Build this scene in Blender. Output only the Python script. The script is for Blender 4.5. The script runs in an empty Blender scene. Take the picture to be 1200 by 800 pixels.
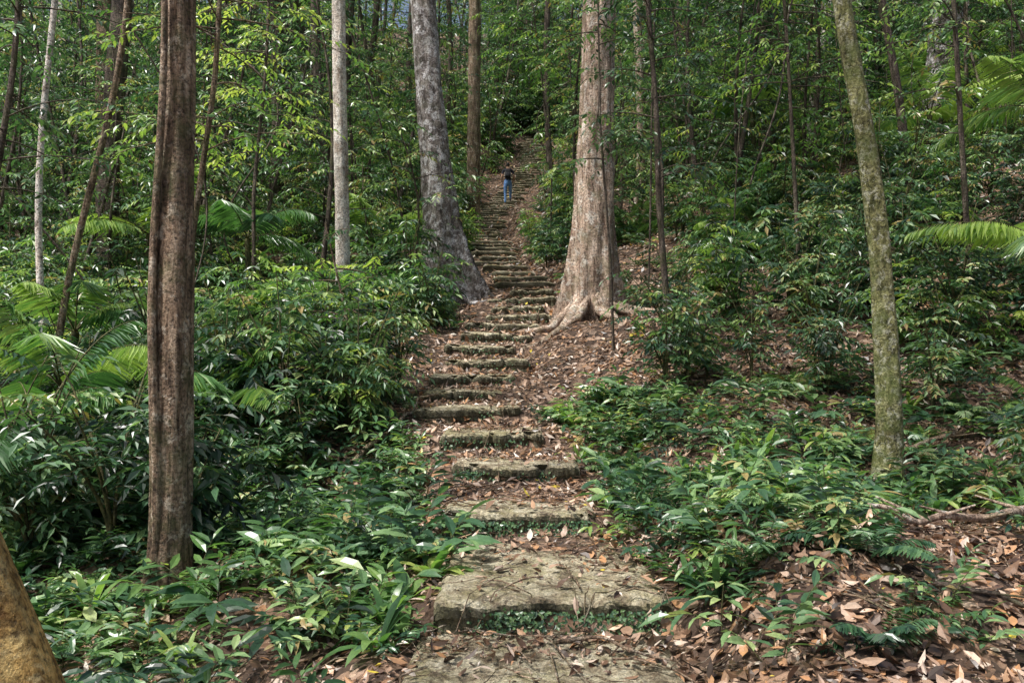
import bpy, math, numpy as np
rng=np.random.default_rng(7)
U=rng.uniform
sc=bpy.context.scene
COL=sc.collection
# ------------------------------------------------------------------ mesh helpers
def nrm(a):
    a=np.asarray(a,float)
    return a/np.maximum(np.linalg.norm(a,axis=-1,keepdims=True),1e-9)
class MB:
    def __init__(s): s.v=[];s.f=[];s.t=[];s.m=[];s.s=[];s.n=0
    def add(s,V,F,tone=.5,mat=0,smooth=False):
        V=np.asarray(V,float).reshape(-1,3);F=np.asarray(F,int).reshape(-1,3)
        s.v.append(V);s.f.append(F+s.n);s.n+=len(V)
        s.t.append(np.broadcast_to(np.asarray(tone,float),(len(F),)).copy())
        s.m.append(np.full(len(F),mat,int));s.s.append(np.full(len(F),smooth,bool))
    def mesh(s,name,mats):
        V=np.concatenate(s.v);F=np.concatenate(s.f);me=bpy.data.meshes.new(name)
        me.vertices.add(len(V));me.vertices.foreach_set('co',V.ravel())
        me.loops.add(F.size);me.loops.foreach_set('vertex_index',F.ravel().astype(np.int32))
        me.polygons.add(len(F));me.polygons.foreach_set('loop_start',np.arange(0,F.size,3,dtype=np.int32))
        for m in mats: me.materials.append(m)
        me.polygons.foreach_set('material_index',np.concatenate(s.m).astype(np.int32))
        me.polygons.foreach_set('use_smooth',np.concatenate(s.s))
        me.update(calc_edges=True)
        a=me.attributes.new('tone','FLOAT','FACE');a.data.foreach_set('value',np.concatenate(s.t))
        me.validate()
        return me
def obj(name,me,loc=(0,0,0),parent=None,rot=(0,0,0),scale=(1,1,1)):
    o=bpy.data.objects.new(name,me);COL.objects.link(o)
    o.location=loc;o.rotation_euler=rot;o.scale=scale
    if parent is not None:o.parent=parent
    return o
UV2=np.array([(0,0),(.33,0),(.68,0),(1,0),(.28,.42),(.62,.40),(.28,-.42),(.62,-.40)],float)
F2=np.array([(0,1,4),(1,5,4),(1,2,5),(2,3,5),(0,6,1),(1,6,7),(1,7,2),(2,7,3)])
UV1=np.array([(0,0),(.45,.5),(1,0),(.45,-.5)],float)
F1=np.array([(0,2,1),(0,3,2)])
def leaves(mb,P,D,N,L,W,lod=1,fold=.25,droop=.2,tone=.5,mat=0):
    P=np.asarray(P,float).reshape(-1,3);n=len(P)
    D=nrm(np.broadcast_to(D,(n,3)));N=np.broadcast_to(N,(n,3))
    S=nrm(np.cross(D,N));N=np.cross(S,D)
    L=np.broadcast_to(L,(n,))[:,None,None];W=np.broadcast_to(W,(n,))[:,None,None]
    fold=np.broadcast_to(fold,(n,))[:,None,None];droop=np.broadcast_to(droop,(n,))[:,None,None]
    uv,F=(UV2,F2) if lod==2 else (UV1,F1)
    u=uv[None,:,0:1];s=uv[None,:,1:2]
    V=P[:,None]+D[:,None]*L*u+S[:,None]*W*s+N[:,None]*(fold*np.abs(s)*W-droop*u*u*L)
    FF=F[None]+np.arange(n)[:,None,None]*len(uv)
    t=np.repeat(np.broadcast_to(tone,(n,)),len(F))
    mb.add(V.reshape(-1,3),FF.reshape(-1,3),t,mat)
def tube(mb,pts,rad,seg=6,mat=1,tone=.5,rfun=None):
    pts=np.asarray(pts,float);k=len(pts);rad=np.broadcast_to(rad,(k,))
    T=nrm(np.gradient(pts,axis=0))
    ref=np.array([1.,0,0]) if abs(T[0,0])<.8 else np.array([0,1.,0])
    A=nrm(np.cross(T,ref))
    a=np.linspace(0,2*math.pi,seg,endpoint=False)
    R=rad[:,None]*np.ones((1,seg))
    X=nrm(np.cross(A,T))
    if rfun is not None:R=rfun(R,a,pts)
    V=pts[:,None]+R[...,None]*(np.cos(a)[None,:,None]*X[:,None]+np.sin(a)[None,:,None]*(-A if T[0,2]>0 else A)[:,None])
    i=np.arange(k-1)[:,None]*seg;j=np.arange(seg)[None];j2=(j+1)%seg
    a0=(i+j).ravel();b0=(i+j2).ravel();c0=(i+seg+j2).ravel();d0=(i+seg+j).ravel()
    F=np.concatenate([np.stack([a0,b0,c0],1),np.stack([a0,c0,d0],1)])
    mb.add(V.reshape(-1,3),F,tone,mat,True)
def resamp(P,n):
    P=np.asarray(P,float);d=np.r_[0,np.cumsum(np.linalg.norm(np.diff(P,axis=0),axis=1))]
    t=np.linspace(0,d[-1],n)
    Q=np.stack([np.interp(t,d,P[:,c]) for c in range(P.shape[1])],1)
    k=max(1,n//12)
    if n>6:
        for _ in range(k):
            Q[1:-1]=(Q[:-2]+2*Q[1:-1]+Q[2:])/4
    return Q
# ------------------------------------------------------------------ materials
def newmat(name):
    m=bpy.data.materials.new(name);m.use_nodes=True;nt=m.node_tree;nt.nodes.clear()
    out=nt.nodes.new('ShaderNodeOutputMaterial');return m,nt,out
def ramp(nt,stops,interp='LINEAR'):
    r=nt.nodes.new('ShaderNodeValToRGB');r.color_ramp.interpolation=interp
    e=r.color_ramp.elements
    while len(e)<len(stops):e.new(.5)
    for i,(p,c) in enumerate(stops):e[i].position=p;e[i].color=(*c,1)
    return r
def noise(nt,vec,scale,detail=6,rough=.6,dist=0):
    n=nt.nodes.new('ShaderNodeTexNoise');n.inputs['Scale'].default_value=scale
    n.inputs['Detail'].default_value=detail;n.inputs['Roughness'].default_value=rough;n.inputs['Distortion'].default_value=dist
    if vec is not None:nt.links.new(vec,n.inputs['Vector'])
    return n
def math_(nt,op,a,b):
    n=nt.nodes.new('ShaderNodeMath');n.operation=op
    for i,x in enumerate((a,b)):
        if isinstance(x,(int,float)):n.inputs[i].default_value=x
        else:nt.links.new(x,n.inputs[i])
    return n.outputs[0]
def mixc(nt,f,a,b,mode='MIX'):
    n=nt.nodes.new('ShaderNodeMix');n.data_type='RGBA';n.blend_type=mode
    for k,x in ((0,f),(6,a),(7,b)):
        if isinstance(x,(int,float)):n.inputs[k].default_value=x
        elif isinstance(x,tuple):n.inputs[k].default_value=(*x,1)
        else:nt.links.new(x,n.inputs[k])
    return n.outputs[2]
def leafmat(name,stops,rough=.34,tr=.27,objr=.6,spec=.8,tl=(1.4,1.65,.75)):
    m,nt,out=newmat(name);L=nt.links.new
    at=nt.nodes.new('ShaderNodeAttribute');at.attribute_name='tone'
    oi=nt.nodes.new('ShaderNodeObjectInfo')
    v=math_(nt,'ADD',at.outputs['Fac'],math_(nt,'MULTIPLY',math_(nt,'SUBTRACT',oi.outputs['Random'],.5),objr))
    r=ramp(nt,stops);L(v,r.inputs[0])
    tc=nt.nodes.new('ShaderNodeTexCoord')
    n=noise(nt,tc.outputs['Object'],45,2)
    col=mixc(nt,.6,r.outputs[0],mixc(nt,n.outputs['Fac'],(.3,.3,.3),(1.6,1.6,1.5)),'MULTIPLY')
    p=nt.nodes.new('ShaderNodeBsdfPrincipled');L(col,p.inputs['Base Color'])
    p.inputs['Roughness'].default_value=rough;p.inputs['Specular IOR Level'].default_value=spec
    if tr>0:
        t=nt.nodes.new('ShaderNodeBsdfTranslucent')
        L(mixc(nt,1.,col,tl,'MULTIPLY'),t.inputs['Color'])
        mx=nt.nodes.new('ShaderNodeMixShader');mx.inputs[0].default_value=tr
        L(p.outputs[0],mx.inputs[1]);L(t.outputs[0],mx.inputs[2]);L(mx.outputs[0],out.inputs[0])
    else:L(p.outputs[0],out.inputs[0])
    return m
GREEN=[(0,(.012,.034,.02)),(.28,(.04,.105,.055)),(.55,(.11,.22,.105)),(.8,(.25,.39,.17)),(.96,(.48,.58,.26)),(1,(.38,.29,.13))]
GREEN2=[(0,(.03,.08,.035)),(.4,(.11,.23,.08)),(.75,(.29,.43,.12)),(1,(.58,.64,.19))]
M_leaf=leafmat('foliage_leaf',GREEN)
M_leaf2=leafmat('foliage_leaf_light',GREEN2,tr=.38)
M_palm=leafmat('palm_leaf',[(0,(.035,.095,.045)),(.5,(.12,.26,.09)),(1,(.46,.58,.18))],tr=.3)
M_litter=leafmat('dead_leaf',[(0,(.03,.017,.012)),(.2,(.10,.055,.035)),(.4,(.28,.165,.105)),(.56,(.46,.32,.24)),(.7,(.52,.27,.125)),(.82,(.60,.48,.40)),(.92,(.74,.67,.6)),(.985,(.6,.32,.12)),(1,(.68,.54,.07))],rough=.42,tr=.08,objr=0,tl=(1.2,.9,.6))
def barkmat(name,dark,mid,light,patch,pscale=3,pth=.5,stretch=.18,scale=14,moss=.0,bump=.5,pf=.75,mc=(.13,.16,.055),mth=.48):
    m,nt,out=newmat(name);L=nt.links.new
    tc=nt.nodes.new('ShaderNodeTexCoord');mp=nt.nodes.new('ShaderNodeMapping')
    mp.inputs['Scale'].default_value=(1,1,stretch);L(tc.outputs['Object'],mp.inputs[0])
    n1=noise(nt,mp.outputs[0],scale,8,.65,.4);r1=ramp(nt,[(.36,dark),(.5,mid),(.64,light)]);L(n1.outputs['Fac'],r1.inputs[0])
    n2=noise(nt,tc.outputs['Object'],pscale,10,.75,.3);r2=ramp(nt,[(pth,(0,0,0)),(pth+.05,(1,1,1))]);L(n2.outputs['Fac'],r2.inputs[0])
    f=math_(nt,'MULTIPLY',r2.outputs[0],pf)
    c=mixc(nt,f,r1.outputs[0],patch)
    n3=noise(nt,tc.outputs['Object'],38,4,.7);r3=ramp(nt,[(.35,(.25,.25,.25)),(.56,(1.3,1.3,1.3))]);L(n3.outputs['Fac'],r3.inputs[0])
    c=mixc(nt,1.,c,r3.outputs[0],'MULTIPLY')
    n5=noise(nt,tc.outputs['Object'],2.2,6,.7);r5=ramp(nt,[(.38,(.5,.48,.46)),(.6,(1.2,1.2,1.2))]);L(n5.outputs['Fac'],r5.inputs[0])
    c=mixc(nt,1.,c,r5.outputs[0],'MULTIPLY')
    if moss>0:
        n4=noise(nt,tc.outputs['Object'],5,6,.6);r4=ramp(nt,[(mth,(0,0,0)),(mth+.14,(1,1,1))]);L(n4.outputs['Fac'],r4.inputs[0])
        c=mixc(nt,math_(nt,'MULTIPLY',r4.outputs[0],moss),c,mc)
    p=nt.nodes.new('ShaderNodeBsdfPrincipled');L(c,p.inputs['Base Color']);p.inputs['Roughness'].default_value=.75
    p.inputs['Specular IOR Level'].default_value=.3
    b=nt.nodes.new('ShaderNodeBump');b.inputs['Strength'].default_value=bump;b.inputs['Distance'].default_value=.06
    h=math_(nt,'ADD',n1.outputs['Fac'],math_(nt,'MULTIPLY',n3.outputs['Fac'],.5));L(h,b.inputs['Height']);L(b.outputs[0],p.inputs['Normal'])
    L(p.outputs[0],out.inputs[0]);return m
B_brown=barkmat('bark_brown',(.08,.052,.035),(.29,.20,.135),(.50,.38,.28),(.60,.52,.42),9,.54,.12,22,.35,1.)
B_grey=barkmat('bark_grey',(.08,.065,.06),(.28,.24,.225),(.48,.43,.41),(.80,.78,.80),7.5,.50,.3,13,.15,1.,.85)
B_pink=barkmat('bark_pink',(.17,.105,.075),(.45,.33,.25),(.66,.53,.43),(.74,.69,.62),7,.53,.14,15,.35,1.,.75,(.22,.22,.11),.5)
B_pale=barkmat('bark_pale',(.38,.3,.24),(.66,.58,.51),(.8,.75,.7),(.85,.82,.78),5,.5,.3,12,.05,.7)
B_olive=barkmat('bark_olive',(.08,.085,.03),(.27,.265,.11),(.44,.43,.23),(.64,.64,.50),13,.52,.4,20,.7,1.,.8,(.16,.20,.06),.47)
B_dark=barkmat('bark_dark',(.03,.022,.018),(.10,.075,.06),(.21,.17,.14),(.32,.28,.24),6,.6,.2,16,.25,.7)
B_yellow=barkmat('bark_yellow',(.25,.13,.035),(.66,.42,.14),(.85,.62,.26),(.75,.58,.28),12,.56,.5,16,0,1.)
M_stem=barkmat('stem',(.04,.045,.02),(.1,.1,.04),(.17,.15,.07),(.14,.17,.07),8,.6,.3,20,0,.3)
m,nt,out=newmat('soil_with_leaf_litter');L=nt.links.new
tc=nt.nodes.new('ShaderNodeTexCoord')
n1=noise(nt,tc.outputs['Object'],2.2,8,.7);r1=ramp(nt,[(.3,(.025,.016,.011)),(.55,(.075,.045,.029)),(.75,(.14,.085,.053))]);L(n1.outputs['Fac'],r1.inputs[0])
nd=noise(nt,tc.outputs['Object'],9,3,.5)
vv=nt.nodes.new('ShaderNodeVectorMath');vv.operation='MULTIPLY_ADD';L(nd.outputs['Color'],vv.inputs[0]);vv.inputs[1].default_value=(.12,.12,.12);L(tc.outputs['Object'],vv.inputs[2])
vo=nt.nodes.new('ShaderNodeTexVoronoi');vo.inputs['Scale'].default_value=13;L(vv.outputs[0],vo.inputs['Vector'])
sx=nt.nodes.new('ShaderNodeSeparateColor');L(vo.outputs['Color'],sx.inputs[0])
r2=ramp(nt,[(0,(.03,.02,.014)),(.35,(.12,.07,.045)),(.6,(.32,.2,.13)),(.8,(.48,.35,.27)),(1,(.42,.2,.08))]);L(sx.outputs[0],r2.inputs[0])
fm=ramp(nt,[(.35,(0,0,0)),(.5,(1,1,1))]);L(sx.outputs[1],fm.inputs[0])
c=mixc(nt,math_(nt,'MULTIPLY',fm.outputs[0],.75),r1.outputs[0],r2.outputs[0])
p=nt.nodes.new('ShaderNodeBsdfPrincipled');L(c,p.inputs['Base Color']);p.inputs['Roughness'].default_value=.85
b=nt.nodes.new('ShaderNodeBump');b.inputs['Strength'].default_value=1.;b.inputs['Distance'].default_value=.05
L(math_(nt,'ADD',vo.outputs['Distance'],n1.outputs['Fac']),b.inputs['Height']);L(b.outputs[0],p.inputs['Normal']);L(p.outputs[0],out.inputs[0])
M_soil=m
m,nt,out=newmat('weathered_mossy_stone');L=nt.links.new
tc=nt.nodes.new('ShaderNodeTexCoord');geo=nt.nodes.new('ShaderNodeNewGeometry')
n1=noise(nt,tc.outputs['Object'],6,10,.74,.3);r1=ramp(nt,[(.33,(.13,.10,.065)),(.44,(.40,.33,.215)),(.54,(.64,.57,.40)),(.68,(.78,.73,.58))]);L(n1.outputs['Fac'],r1.inputs[0])
n2=noise(nt,tc.outputs['Object'],2.3,9,.76,.5);r2=ramp(nt,[(.49,(0,0,0)),(.57,(1,1,1))]);L(n2.outputs['Fac'],r2.inputs[0])
c=mixc(nt,math_(nt,'MULTIPLY',r2.outputs[0],.5),r1.outputs[0],(.24,.22,.07))
n6=noise(nt,tc.outputs['Object'],3.5,8,.78,.2);r6=ramp(nt,[(.52,(0,0,0)),(.58,(1,1,1))]);L(n6.outputs['Fac'],r6.inputs[0])
c=mixc(nt,math_(nt,'MULTIPLY',r6.outputs[0],.75),c,(.10,.065,.035))
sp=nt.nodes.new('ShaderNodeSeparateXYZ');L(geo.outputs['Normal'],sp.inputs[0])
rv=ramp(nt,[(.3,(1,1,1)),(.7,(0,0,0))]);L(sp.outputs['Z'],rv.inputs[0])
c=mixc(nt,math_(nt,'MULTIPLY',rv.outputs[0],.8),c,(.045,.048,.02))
n3=noise(nt,tc.outputs['Object'],60,5,.7);r3=ramp(nt,[(.35,(.4,.4,.4)),(.6,(1.25,1.25,1.25))]);L(n3.outputs['Fac'],r3.inputs[0])
c=mixc(nt,1.,c,r3.outputs[0],'MULTIPLY')
p=nt.nodes.new('ShaderNodeBsdfPrincipled');L(c,p.inputs['Base Color']);p.inputs['Roughness'].default_value=.75
b=nt.nodes.new('ShaderNodeBump');b.inputs['Strength'].default_value=1.;b.inputs['Distance'].default_value=.03
L(math_(nt,'ADD',n1.outputs['Fac'],n3.outputs['Fac']),b.inputs['Height']);L(b.outputs[0],p.inputs['Normal']);L(p.outputs[0],out.inputs[0])
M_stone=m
def plain(name,col,rough=.8,nz=30,var=.35):
    m,nt,out=newmat(name);tc=nt.nodes.new('ShaderNodeTexCoord');n=noise(nt,tc.outputs['Object'],nz,4)
    c=mixc(nt,n.outputs['Fac'],tuple(x*(1-var) for x in col),tuple(min(1,x*(1+var)) for x in col))
    p=nt.nodes.new('ShaderNodeBsdfPrincipled');nt.links.new(c,p.inputs['Base Color']);p.inputs['Roughness'].default_value=rough
    nt.links.new(p.outputs[0],out.inputs[0]);return m
# ------------------------------------------------------------------ terrain / stair layout  (world metres, camera eye z=1.6)
Y=[-3,4.84,6.41,7.84,8.75,9.7,10.45,11.2,11.9,12.6,13.3,14.0,14.7,15.4]
Z=[0,.17,.34,.50,.69,.87,1.01,1.17,1.35,1.54,1.72,1.885,2.05,2.22]
while Y[-1]<36: 
    dy=U(.52,.85);Y.append(Y[-1]+dy);Z.append(Z[-1]+.2515*dy)
while Y[-1]<50:
    Y.append(Y[-1]+.43);Z.append(Z[-1]+.176)
Y=np.array(Y);Z=np.array(Z)
CXY=np.array([-3,4.84,6.41,7.84,8.75,9.8,11.2,12.6,14,15.4,17.5,20,25,30,36,43,50,60])
CXX=np.array([.15,.235,.06,.03,-.20,-.44,-.41,-.38,.0,.2,.30,-.25,-.72,-.93,-.30,.85,1.15,2.5])
def cx(y):return np.interp(y,CXY,CXX)
SX=cx(Y);SX[4:]+=U(-.15,.15,len(Y)-4)
SW=np.interp(Y,[0,4.84,6.4,7.84,8.7,12,52],[1.35,1.31,1.12,1.12,1.08,1.15,1.25]);SW[4:]*=U(.72,1.12,len(Y)-4)
ztopEnd=Z[-1]
py=np.r_[-30,-3,3.,Y[1:],80,130,300];pz=np.r_[-1.,-.15,-.06,Z[1:]-.1,ztopEnd+14.5,ztopEnd+34,ztopEnd+36]
ph=U(0,6.28,(14,2));kd=U(0,6.28,14)
def bump(x,y):
    r=0
    for i in range(14):
        lam=[.35,.5,.7,.9,1.2,1.6,2.2,3,4,5.5,.28,.42,7,9][i];am=[.008,.01,.014,.018,.025,.03,.04,.05,.07,.1,.006,.009,.12,.16][i]
        r=r+am*np.sin((x*np.cos(kd[i])+y*np.sin(kd[i]))*6.283/lam+ph[i,0])*np.cos((x*np.sin(kd[i])-y*np.cos(kd[i]))*5/lam+ph[i,1])
    return r
def ss(t):t=np.clip(t,0,1);return t*t*(3-2*t)
def H(x,y):
    x=np.asarray(x,float);y=np.asarray(y,float)
    c=cx(y);base=np.interp(y,py,pz)
    hw=np.interp(y,Y,SW)/2
    r=np.maximum(x-c-hw,0);l=np.maximum(c-x-hw,0)
    gr=np.interp(y,[0,3,5,7.5,9.5,12,15,40,70],[.05,.06,.05,.03,.08,.18,.26,.2,.1])
    gl=np.interp(y,[0,5,7,12,20,40],[.18,.22,.2,.12,.06,.03])
    lat=gr*np.minimum(r,9)+.06*np.maximum(r-9,0)-gl*np.minimum(l,5)+.05*np.maximum(l-9,0)
    out_=base+lat+bump(x,y)*ss(np.maximum(r,l)/.8)
    i=np.clip(np.searchsorted(Y,y,side='right')-1,0,len(Y)-1)
    i2=np.clip(np.searchsorted(Y,y-.13,side='right')-1,0,len(Y)-1)
    run=np.r_[np.diff(Y),.43][i];fr=np.clip((y-Y[i])/run,0,1)
    st=np.where(i2<i,Z[i2]+(Z[i]-.045-Z[i2])*ss((y-Y[i]-.02)/.11),Z[i]-.045+.07*fr**2*(run>.5)*(i>0)-.0)
    k=ss(np.maximum(r,l)/.35)
    inp=y<50.5
    return np.where(inp,st*(1-k)+out_*k,out_)
RUN=np.r_[np.diff(Y),.43]
SD=np.array([RUN[i] if i<=1 else min(RUN[i],.5) for i in range(len(Y))])
def surf(x,y):
    h=H(x,y);i=np.clip(np.searchsorted(Y,y,side='right')-1,0,len(Y)-1)
    on=(np.abs(x-SX[i])<SW[i]/2)&(y-Y[i]<SD[i])
    return np.where(on,np.maximum(h,Z[i]+.004),h)
ys=[-25,-18,-12,-8,-5,-3,-1,0,1,2]
y=2.4
while y<240:
    ys.append(y);y+=.06 if y<9 else (.08 if y<17 else (.16 if y<30 else (.3 if y<53 else (1.5 if y<90 else 6))))
def sym(): 
    a=[0.];
    while a[-1]<130:
        t=a[-1];a.append(t+(.055 if t<3.2 else .12 if t<7 else .3 if t<16 else 1 if t<40 else 6))
    return a
a=np.array(sym());xs=np.r_[-a[::-1][:-1],a];ys=np.array(ys)
XX,YY=np.meshgrid(xs,ys);ZZ=H(XX,YY)
g=MB();nx=len(xs);i=np.arange(len(ys)-1)[:,None]*nx;j=np.arange(nx-1)[None]
a0=(i+j).ravel();F=np.concatenate([np.stack([a0,a0+1,a0+nx+1],1),np.stack([a0,a0+nx+1,a0+nx],1)])
g.add(np.stack([XX,YY,ZZ],-1).reshape(-1,3),F,.5,0,True)
obj('forest_floor_ground',g.mesh('forest_floor_ground',[M_soil]))
# stairs
s=MB()
for k in range(len(Y)):
    y0=Y[k];z0=Z[k];w=SW[k];d=SD[k]+.02
    near=k<16;nxs=56 if near else 12
    rise=(Z[k]-Z[k-1]) if k else .2
    xx=np.linspace(-w/2,w/2,nxs);nb=16 if near else 3
    backy=np.linspace(d,.05,nb)
    prof=[(b_,0) for b_ in backy]+[(.022,-.004),(.005,-.018),(0,-.04),(.008,-.085),(.022,-.1),(.03,-.13),(.012,-rise-.12)]
    prof=np.array(prof)
    hy=np.cumsum(U(-1,1,nxs))*.012;hy-=np.linspace(hy[0],hy[-1],nxs);hy=hy+.03*np.sin(xx*3+k)
    skew=U(-.16,.16) if k>1 else .04;tilt=U(-.045,.045) if k>1 else -.01
    zz=np.cumsum(U(-1,1,nxs))*.004;zz-=zz.mean()
    PX=SX[k]+xx[:,None]+U(-.004,.004,(nxs,len(prof)));PY=y0+prof[None,:,0]+(hy+skew*xx)[:,None]+U(-.005,.005,(nxs,len(prof)))
    PZ=z0+prof[None,:,1]+(zz+tilt*xx)[:,None]+.012*np.sin(PX*7+k*3)*np.cos(PY*6)*(prof[None,:,1]>-.02)+U(-.004,.004,(nxs,len(prof)))
    for c_ in range(6 if near else 0):
        xc=U(-w/2,w/2);mm=np.exp(-((xx-xc)/U(.02,.07))**2);a_=U(.3,1.6);PY+=a_*mm[:,None]*.035*(prof[None,:,0]<.06);PZ-=a_*mm[:,None]*.018*(prof[None,:,0]<.06)*(prof[None,:,1]>-.05)
    er=(np.maximum(np.abs(xx)-(w/2-.06),0)/.06)[:,None]**2
    PZ-=.03*er;PY+=.04*er
    L0=np.stack([PX[0]-.012,PY[0],PZ[0]-.015],-1);L1=np.stack([PX[0]-.015,PY[0],PZ[0]-.4],-1)
    R0=np.stack([PX[-1]+.012,PY[-1],PZ[-1]-.015],-1);R1=np.stack([PX[-1]+.015,PY[-1],PZ[-1]-.4],-1)
    G=np.concatenate([L1[None],L0[None],np.stack([PX,PY,PZ],-1),R0[None],R1[None]])
    m_=G.shape[1];i=np.arange(G.shape[0]-1)[:,None]*m_;j=np.arange(m_-1)[None];a0=(i+j).ravel()
    F=np.concatenate([np.stack([a0,a0+1,a0+m_+1],1),np.stack([a0,a0+m_+1,a0+m_],1)])
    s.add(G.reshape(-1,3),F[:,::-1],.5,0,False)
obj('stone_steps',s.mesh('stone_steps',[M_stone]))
s=MB()
for k in range(1,16):
    n=[0,1300,800,500,260,200,160,120,100,90,80,80,70,70,60,60][k]
    x=SX[k]+ (U(-.5,.5,n))*SW[k]
    keep=(np.sin(x*9+k*2)+np.sin(x*4.3+k)+U(-1.2,1.2,n))>(-.3 if k!=1 else .1-(x-SX[k])*.9)
    x=x[keep];n=len(x);z=Z[k]-.04-U(.0,1,n)**1.2*(Z[k]-Z[k-1])
    P=np.stack([x,Y[k]-U(.0,.05,n),z],1);D=np.stack([U(-.8,.8,n),U(-.5,-.1,n),U(-1,.4,n)],1)
    leaves(s,P,D,np.stack([U(-.3,.3,n),-np.ones(n),U(0,.8,n)],1),U(.015,.035,n),U(.012,.024,n),1,.2,.2,U(.1,.7,n))
obj('creeping_ground_cover',s.mesh('creeping',[M_leaf]))
# ------------------------------------------------------------------ leaf litter
lt=MB()
def litter(n,x0,x1,y0,y1,Lr,lod,dens=None,zo=.0):
    x=U(x0,x1,n);y=U(y0,y1,n)
    k=dens(x,y)>U(0,1,n) if dens is not None else np.ones(n,bool)
    x=x[k];y=y[k];n=len(x);z=surf(x,y)+U(.002,.035,n)+zo
    a=U(0,6.283,n);til=rng.normal(0,.34,(n,2))
    D=np.stack([np.cos(a),np.sin(a),til[:,0]],1);N=np.stack([til[:,1],rng.normal(0,.34,n),np.ones(n)],1)
    dx=.05;gx=(H(x+dx,y)-H(x-dx,y))/(2*dx);gy=(H(x,y+dx)-H(x,y-dx))/(2*dx)
    gx=np.clip(gx,-.6,.6);gy=np.clip(gy,-.6,.6)
    N[:,0]-=gx;N[:,1]-=gy;D[:,2]+=D[:,0]*gx+D[:,1]*gy
    L_=Lr[0]+(Lr[1]-Lr[0])*rng.beta(1.5,2.6,n);W_=L_*U(.3,.62,n)
    t=np.clip(rng.beta(1.1,1.5,n)*.98,0,.975);t[U(0,1,n)<.006]=1.
    leaves(lt,np.stack([x,y,z],1),D,N,L_,W_,lod,U(-.7,.9,n),rng.normal(0,.25,n),t)
def dpath(x,y):
    i=np.clip(np.searchsorted(Y,y,side='right')-1,0,len(Y)-1)
    on=(np.abs(x-SX[i])<SW[i]/2);f=(y-Y[i])/RUN[i]
    side=np.clip((x-SX[i])/SW[i]+.5,0,1)
    dd=np.where(i==0,np.clip((y-4.15)/.4,.05,1)*.8,.04+.6*f**1.8+.5*side**4*f)
    dd=np.where((i>1),.06+.9*np.clip((f-.16)/.4,0,1)+.4*side**4,dd)
    patch=.8+.5*np.sin(x*2.1+y*.7)*np.sin(y*1.7-x)
    off=np.clip(patch,.5,1)
    off=np.where((x<SX[i]-SW[i]/2),off*.7,off)
    return np.where(on,dd,off)
litter(14000,-2.8,5.0,3.2,7.2,(.03,.13),2,dpath)
litter(16000,-2.8,5.0,3.2,9,(.012,.045),1,dpath)
litter(2000,.5,4.5,3.2,6.0,(.07,.15),2,dpath,.01)
litter(30000,-4,7,7.2,13,(.04,.13),1,dpath)
litter(34000,-7,14,13,24,(.07,.16),1,dpath)
litter(9000,-14,24,24,42,(.12,.22),1,dpath)
litter(2800,-1.5,2,24,50,(.08,.18),1,lambda x,y:np.where(np.abs(x-cx(y))<1.2,1,0))
litter(1500,-2,5,-1,3.2,(.05,.13),1,dpath)
obj('leaf_litter',lt.mesh('leaf_litter',[M_litter]))
def ground_branch(name,x0,y0,x1,y1,r,subs=3,mat=B_brown,zlift=.03):
    b_=MB();n=26;t=np.linspace(0,1,n);x=x0+(x1-x0)*t+.05*np.sin(t*9+x0);y=y0+(y1-y0)*t+.05*np.sin(t*7)
    z=surf(x,y)+r+zlift+.03*np.sin(t*6);tube(b_,np.stack([x,y,z],1),r*(1-.7*t),8,0)
    for q in range(subs):
        k=int(U(6,22));a=U(0,6.28);l=U(.2,.5);tt=np.linspace(0,1,8)
        P=np.stack([x[k]+np.cos(a)*l*tt,y[k]+np.sin(a)*l*tt,z[k]+.08*tt],1);tube(b_,P,r*.4*(1-.7*tt),5,0)
    return obj(name,b_.mesh(name,[mat]))
ground_branch('fallen_branch',3.9,6.1,2.15,5.35,.045,5,B_pink,.11)
ground_branch('fallen_branch',1.3,7.4,.9,6.6,.014)
ground_branch('fallen_branch',-2.1,4.6,-1.1,4.3,.012,4,B_dark)
ground_branch('fallen_branch',3.2,10.2,5.2,10.9,.035)
ground_branch('fallen_branch',.2,4.55,1.1,4.35,.012,3)
ground_branch('fallen_branch',2.0,4.5,3.1,4.2,.016,3,B_dark)
ground_branch('fallen_branch',3.4,7.9,5.0,8.4,.03,4,B_brown)
ground_branch('fallen_branch',-1.5,8.6,-.9,10.2,.03,4,B_brown,.1)
ground_branch('fallen_branch',4.5,14.2,7.5,13.6,.05,5,B_brown,.05)
tw=MB()
for q in range(900):
    yy=U(3.5,15);xx_=U(-.4*yy,.6*yy);a=U(0,6.28);l=U(.12,.7);t=np.linspace(0,1,6)
    x=xx_+np.cos(a)*l*t;y=yy+np.sin(a)*l*t+.03*np.sin(t*5);z=surf(x,y)+.02+U(0,.03)+.01*np.sin(t*8)
    tube(tw,np.stack([x,y,z],1),U(.002,.007)*(1-.5*t),4,0)
obj('fallen_twigs',tw.mesh('twigs',[B_brown]))
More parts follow.
